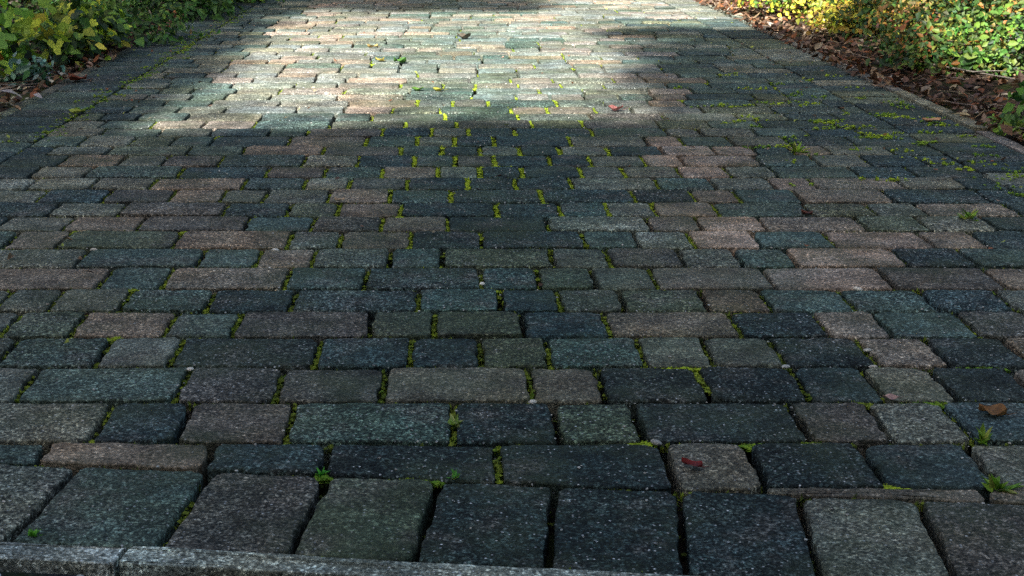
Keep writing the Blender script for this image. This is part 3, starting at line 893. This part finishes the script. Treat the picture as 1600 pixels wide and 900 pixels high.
# ------------------------------------------------------------------ fallen leaves on the paving
def fallen(x, y, size, c, label, crumple=0.5, spin=0.0, z=0.004, lobed=False, wide=0.45):
    G = Geo()
    n1, n2 = 9, 5
    V, F, C = [], [], []
    ph = rnd.uniform(0, 6)
    for i in range(n1):
        u = i / (n1 - 1)
        w = size * wide * (math.sin(math.pi * min(1, max(0.0, u)) ** 0.85) + 0.02)
        if lobed: w *= 0.72 + 0.4 * abs(math.sin(u * 9.0 + 0.6))
        for j in range(n2):
            s = j / (n2 - 1) * 2 - 1
            xx, yy = w * s, (u - 0.5) * size
            zz = size * crumple * (0.22 * s * s + 0.10 * math.sin(u * 7 + ph + s * 1.5) + 0.12 * (u - 0.5) ** 2 * 4) + 0.001
            V.append((xx, yy, max(zz, 0.0)))
            k = rnd.uniform(0.75, 1.25) * (0.75 if j == n2 // 2 else 1)
            C.append((c[0] * k, c[1] * k, c[2] * k, 1))
    for i in range(n1 - 1):
        for j in range(n2 - 1):
            a = i * n2 + j
            F.append((a, a + 1, a + n2 + 1, a + n2))
    G.add(V, F, C)
    root = link('fallen_leaf', None, None, None, (x, y, z))
    root.rotation_euler = (0, 0, spin)
    tag(root, label, 'leaf', 'fallen leaves on the drive')
    link('blade', G.mesh('blade'), M_dead, root)
    S2 = Geo()
    tube(S2, (0, -0.5 * size, 0.002), (0.06 * size, -0.85 * size, 0.004 + 0.1 * crumple * size), size * 0.02, size * 0.012, (*[v * 0.6 for v in c], 1), 5, 0.02 * size, 3)
    link('stalk', S2.mesh('stalk'), M_dead, root)
    return root
fallen(0.800, 2.076, 0.040, (0.26, 0.12, 0.035), 'curled brown and orange leaf on the grey block at the right edge', 0.75, 1.0, wide=0.55)
fallen(0.326, 1.871, 0.032, (0.19, 0.018, 0.014), 'small crumpled red leaf on the brown block near the front', 0.55, 0.9, wide=0.34)
fallen(0.670, 2.141, 0.024, (0.50, 0.30, 0.24), 'tiny pinkish leaf in the joint near the right', 0.5, 1.4)
fallen(-0.267, 3.610, 0.026, (0.48, 0.34, 0.20), 'tan leaf scrap in the joint left of the mossy middle', 0.6, 1.5)
fallen(-1.266, 5.082, 0.06, (0.36, 0.40, 0.06), 'yellow-green leaf lying in the shade near the left edge', 0.5, 1.4)
fallen(-0.21, 6.578, 0.06, (0.06, 0.15, 0.025), 'dark green leaf lying on the sunlit paving', 1.0, 1.2, lobed=True)
fallen(-0.302, 6.64, 0.048, (0.38, 0.30, 0.06), 'yellow leaf beside the dark green one on the sunlit paving', 0.8, 0.9)
fallen(0.578, 5.141, 0.05, (0.46, 0.18, 0.15), 'reddish pink leaf at the lower edge of the sunlit patch', 0.9, 1.5)
fallen(1.59, 4.897, 0.06, (0.62, 0.34, 0.16), 'orange-brown leaf beside the right kerb', 0.4, 1.5)
fallen(-0.036, 5.654, 0.045, (0.36, 0.34, 0.05), 'yellow leaf low in the middle of the sunlit paving', 0.6, 1.3)
fallen(-0.115, 5.66, 0.045, (0.10, 0.20, 0.03), 'green leaf just left of the low yellow leaf on sunlit paving', 0.7, 1.7)
fallen(0.081, 7.647, 0.07, (0.10, 0.08, 0.055), 'brown leaf far up the sunlit paving', 1.0, 1.4)
fallen(0.850, 3.471, 0.03, (0.14, 0.05, 0.03), 'dark reddish leaf scrap in a joint on the right', 0.8, 0.8, z=0.0)
fallen(-1.47, 5.95, 0.08, (0.20, 0.055, 0.025), 'red-brown dead leaf by the left kerb under the shrubs', 0.8, 1.3)
fallen(-0.36, 7.2, 0.05, (0.34, 0.24, 0.08), 'ochre leaf on the left of the far sunlit paving', 0.8, 1.5)

# ------------------------------------------------------------------ weeds rooted in single joints
def weed(x, y, label, size, pal, n=12):
    root = link('joint_weed', None, None, None, (x, y, -0.008))
    tag(root, label, 'weed', 'weeds rooted in the joints')
    for k in range(n):
        V, F = leaf_verts(size * rnd.uniform(0.6, 1.2), size * rnd.uniform(0.14, 0.24), rnd.uniform(0.1, 0.5), rnd.uniform(0, 0.3))
        a = 6.283 * k / n + rnd.uniform(-0.4, 0.4)
        tilt = rnd.uniform(0.3, 1.35)
        m = np.array(Matrix.Rotation(a, 3, 'Z') @ Matrix.Rotation(tilt, 3, 'X'))
        vv = np.array(V) @ m.T
        me = make_mesh('leaf', vv, F, np.tile(np.array(pickc(pal)), (len(vv), 1)))
        link('leaf', me, M_leaf, root, (rnd.gauss(0, 0.12 * size), rnd.gauss(0, 0.12 * size), 0.004))
PW = [((0.26, 0.42, 0.04), 4), ((0.16, 0.32, 0.03), 4), ((0.40, 0.42, 0.08), 2)]
weed(0.008, 2.045, 'pale yellow-green seedling in the joint left of a dark speckled block', 0.020, [((0.42, 0.46, 0.14), 4), ((0.26, 0.4, 0.06), 2)], 10)
weed(-0.498, 1.660, 'bright green weed at the kerb in the bottom left corner', 0.015, [((0.14, 0.42, 0.03), 3), ((0.10, 0.30, 0.02), 2)], 16)
weed(0.752, 1.975, 'green tuft in the joint below the curled brown leaf', 0.026, PW, 14)
weed(0.712, 1.803, 'spiky green tuft at the lower right above the front course', 0.028, PW, 18)
weed(0.008, 1.842, 'green weed above the front course left of the middle', 0.016, [((0.12, 0.4, 0.04), 3), ((0.3, 0.32, 0.06), 2)], 12)
weed(-0.17, 1.855, 'small bright green weed at the corner of the blue cut block', 0.014, [((0.10, 0.42, 0.04), 3)], 9)
weed(1.215, 3.42, 'bright green weed in the shaded joint toward the right', 0.035, PW, 14)
weed(1.02, 4.33, 'light green weed in the dark blocks toward the right kerb', 0.04, PW, 14)

# ------------------------------------------------------------------ unseen hedge and trees added behind the camera, shaped to shade the drive
def on_ray(X, D, y):
    """the point at depth y that shades the ground at (X, D)"""
    return (X - (D - y) * TAN_AZ, y, (D - y) / math.cos(R(SUN_AZ)) * TAN_EL)

def leaf_cloud(G, centre, r, n, L, pal, squash=0.8):
    for _ in range(n):
        d = Vector((rnd.gauss(0, 1), rnd.gauss(0, 1), rnd.gauss(0, 1)))
        d *= (rnd.random() ** 0.4) / d.length
        V, F = leaf_verts(L * rnd.uniform(0.7, 1.3), L * 0.3, 0.3, 0.15)
        m = rotm((d.x, d.y, d.z + 0.4), rnd.uniform(0, 6.283))
        G.add(np.array(V) @ m.T + np.array((centre[0] + d.x * r, centre[1] + d.y * r, centre[2] + d.z * r * squash)), F, pickc(pal))

HEDGE_Y = -6.0
hedge = link('shade_caster_hedge', None, None, None, (-3, HEDGE_Y, 0))
tag(hedge, 'tall dark conifer hedge added unseen behind the viewer to shade the drive', 'hedge')
top = on_ray(0, 4.95, HEDGE_Y)[2]  # hedge height set so its shadow ends at the sun patch
nx, nz = 70, 24
V, F = [], []
for i in range(nx + 1):
    x = -13 + 20 * i / nx
    t = top + 0.06 * math.sin(x * 1.3) + 0.08 * math.sin(x * 3.7 + 1) + rnd.uniform(-0.06, 0.06) - 0.15
    prof = []
    for k in range(nz + 1):
        u = k / nz
        a = math.pi * u
        prof.append((x + 3, -0.75 * math.cos(a) * min(1, 0.25 + math.sin(a)) * (1 + 0.08 * rnd.uniform(-1, 1)) if 0.25 < u < 0.75 else (-0.8 if u < 0.5 else 0.8) + rnd.uniform(-0.05, 0.05), t * min(1, math.sin(a) ** 0.6 + 0.0) if 0 < u < 1 else -0.1))
    V += prof
for i in range(nx):
    for k in range(nz):
        a = i * (nz + 1) + k
        F.append((a, a + 1, a + nz + 2, a + nz + 1))
link('body', make_mesh('hedge_body', V, F, np.tile(np.array((0.025, 0.045, 0.015, 1)), (len(V), 1))), M_leaf, hedge)
G = Geo()
P_CON = [((0.03, 0.07, 0.02), 4), ((0.05, 0.10, 0.025), 3)]
for _ in range(9000):
    x = rnd.uniform(-10, 10)
    z = top * math.sqrt(rnd.random()) + 0.02
    yy = rnd.choice((-1, 1)) * rnd.uniform(0.5, 0.9)
    if rnd.random() < 0.4: z, yy = top + rnd.triangular(-0.5, 0.2, -0.15), rnd.uniform(-0.6, 0.6)
    V, F = leaf_verts(rnd.uniform(0.08, 0.2), 0.035, 0.3, 0.2)
    m = rotm((rnd.gauss(0, 1), math.copysign(1, yy), rnd.gauss(0.3, 0.6)), rnd.uniform(0, 6.283))
    G.add(np.array(V) @ m.T + np.array((x, yy, z)), F, pickc(P_CON))
tag(link('foliage', G.mesh('hedge_foliage'), M_leaf, hedge), kind='stuff')

def sky_blocker_hedge(label, p0, p1, h, w):
    """unseen hedge added from p0 to p1 to cut the skylight: leafy skin over a dense core"""
    p0, p1 = Vector((*p0, 0)), Vector((*p1, 0))
    d = p1 - p0
    ln = d.length
    d /= ln
    sd = Vector((-d.y, d.x, 0))
    root = link('sky_blocker_hedge', None, None, None, tuple(p0))
    tag(root, label, 'hedge', 'unseen hedges added to cut the skylight')
    n = int(ln / 0.4)
    V, F = [], []
    prof = [(-0.5, -0.1), (-0.52, 0.5), (-0.5, 0.9), (-0.4, 1.0), (0.0, 1.03), (0.4, 1.0), (0.5, 0.9), (0.52, 0.5), (0.5, -0.1)]
    for i in range(n + 1):
        for (a, z) in prof:
            p = d * (ln * i / n) + sd * (a * w * rnd.uniform(0.92, 1.05))
            V.append((p.x, p.y, z * h * rnd.uniform(0.97, 1.02) if z > 0 else -0.2))
    m = len(prof)
    for i in range(n):
        for k in range(m - 1):
            F.append((i * m + k, i * m + k + 1, (i + 1) * m + k + 1, (i + 1) * m + k))
    F.append(tuple(range(m)))
    F.append(tuple(range(n * m, n * m + m))[::-1])
    link('body', make_mesh('hedge_body', V, F, np.tile(np.array((0.025, 0.045, 0.015, 1)), (len(V), 1))), M_leaf, root)
    G = Geo()
    for _ in range(int(ln * h * 60)):
        u, z, sg = rnd.random() * ln, rnd.random() * h, rnd.choice((-1, 1))
        off = sg * w * 0.53
        if rnd.random() < 0.15: z, off = h * 1.02, rnd.uniform(-0.5, 0.5) * w
        p = d * u + sd * off
        v, f = leaf_verts(rnd.uniform(0.07, 0.14), 0.03, 0.3, 0.2)
        nm = sd * sg
        mm = rotm((nm.x + rnd.gauss(0, 0.4), nm.y + rnd.gauss(0, 0.4), 0.3 + rnd.gauss(0, 0.4)), rnd.uniform(0, 6.283))
        G.add(np.array(v) @ mm.T + np.array((p.x, p.y, z)), f, pickc(P_CON))
    tag(link('foliage', G.mesh('hedge_foliage'), M_leaf, root), kind='stuff')
sky_blocker_hedge('clipped hedge added unseen beyond the drive to cut the skylight', (-6, 16.5), (6, 16.5), 4.5, 1.0)
sky_blocker_hedge('clipped hedge added unseen on the left to cut the skylight', (-5.6, 3), (-5.6, 16), 3.4, 0.9)
sky_blocker_hedge('clipped hedge added unseen on the right to cut the skylight', (5.8, 3), (5.8, 16), 3.8, 0.9)

P_TREE = [((0.06, 0.12, 0.025), 4), ((0.10, 0.16, 0.03), 3), ((0.18, 0.17, 0.03), 1)]
def shade_tree(label, base, clumps, L=0.13, per=120):
    root = link('shade_caster_tree', None, None, None, base)  # unseen tree, its crown clumps set along sun rays to shape the shade
    tag(root, label, 'tree', 'unseen trees shaped to shade the drive')
    b = Vector(base)
    cs = [Vector(c) - b for c, r in clumps]
    mean = sum(cs, Vector()) / len(cs)
    G = Geo()
    fork = Vector((mean.x * 0.15, mean.y * 0.15, mean.z * 0.55))
    tube(G, (0, 0, -0.2), fork, 0.20, 0.12, (1, 1, 1, 1), 10, 0.06, 6)
    link('trunk', G.mesh('trunk'), M_bark, root)
    G = Geo()
    for c in cs[::2]:
        tube(G, fork * rnd.uniform(0.8, 1), c, 0.035, 0.01, (1, 1, 1, 1), 5, rnd.uniform(-0.2, 0.2), 4)
    link('limbs', G.mesh('limbs'), M_bark, root)
    G = Geo()
    for (c, r) in clumps:
        leaf_cloud(G, Vector(c) - b, r, per, L, P_TREE)
    tag(link('crown', G.mesh('crown'), M_leaf, root), kind='stuff')

cl = []
for _ in range(92):     # shades the left edge of the drive and, in patches, the left bed
    D = rnd.uniform(4.7, 10.6)
    X = rnd.uniform(-1.45, -1.16) if rnd.random() < 0.6 else (rnd.uniform(-3.6, -1.6) if D > 5.6 else rnd.uniform(-1.45, -1.2))
    cl.append((on_ray(X, D, HEDGE_Y - rnd.uniform(0.6, 1.8)), rnd.uniform(0.22, 0.36)))
shade_tree('slim unseen tree behind the viewer, shaped to shade the left edge', (-7.4, -7.2, 0), cl)
cl = []
for _ in range(82):     # shades the right-hand strip of the drive
    D = rnd.uniform(4.7, 8.1)
    X = rnd.uniform(0.94, 1.75)
    cl.append((on_ray(X, D, HEDGE_Y - rnd.uniform(0.6, 1.8)), rnd.uniform(0.22, 0.36)))
for _ in range(16):
    D, X = rnd.uniform(4.7, 8.0), rnd.uniform(1.7, 4.0)
    cl.append((on_ray(X, D, HEDGE_Y - rnd.uniform(0.6, 1.8)), rnd.uniform(0.2, 0.3)))
shade_tree('broad unseen tree behind the viewer, shaped to shade the right strip', (-3.8, -7.3, 0), cl)
cl = []
for _ in range(34):     # the band of shade across the top
    D, X = rnd.uniform(9.65, 10.3), rnd.uniform(-1.8, 0.5)
    cl.append((on_ray(X, D, HEDGE_Y - rnd.uniform(1.2, 2.4)), rnd.uniform(0.24, 0.36)))
shade_tree('tall unseen tree behind the viewer, shaped to shade the far band', (-9.2, -8.4, 0), cl)
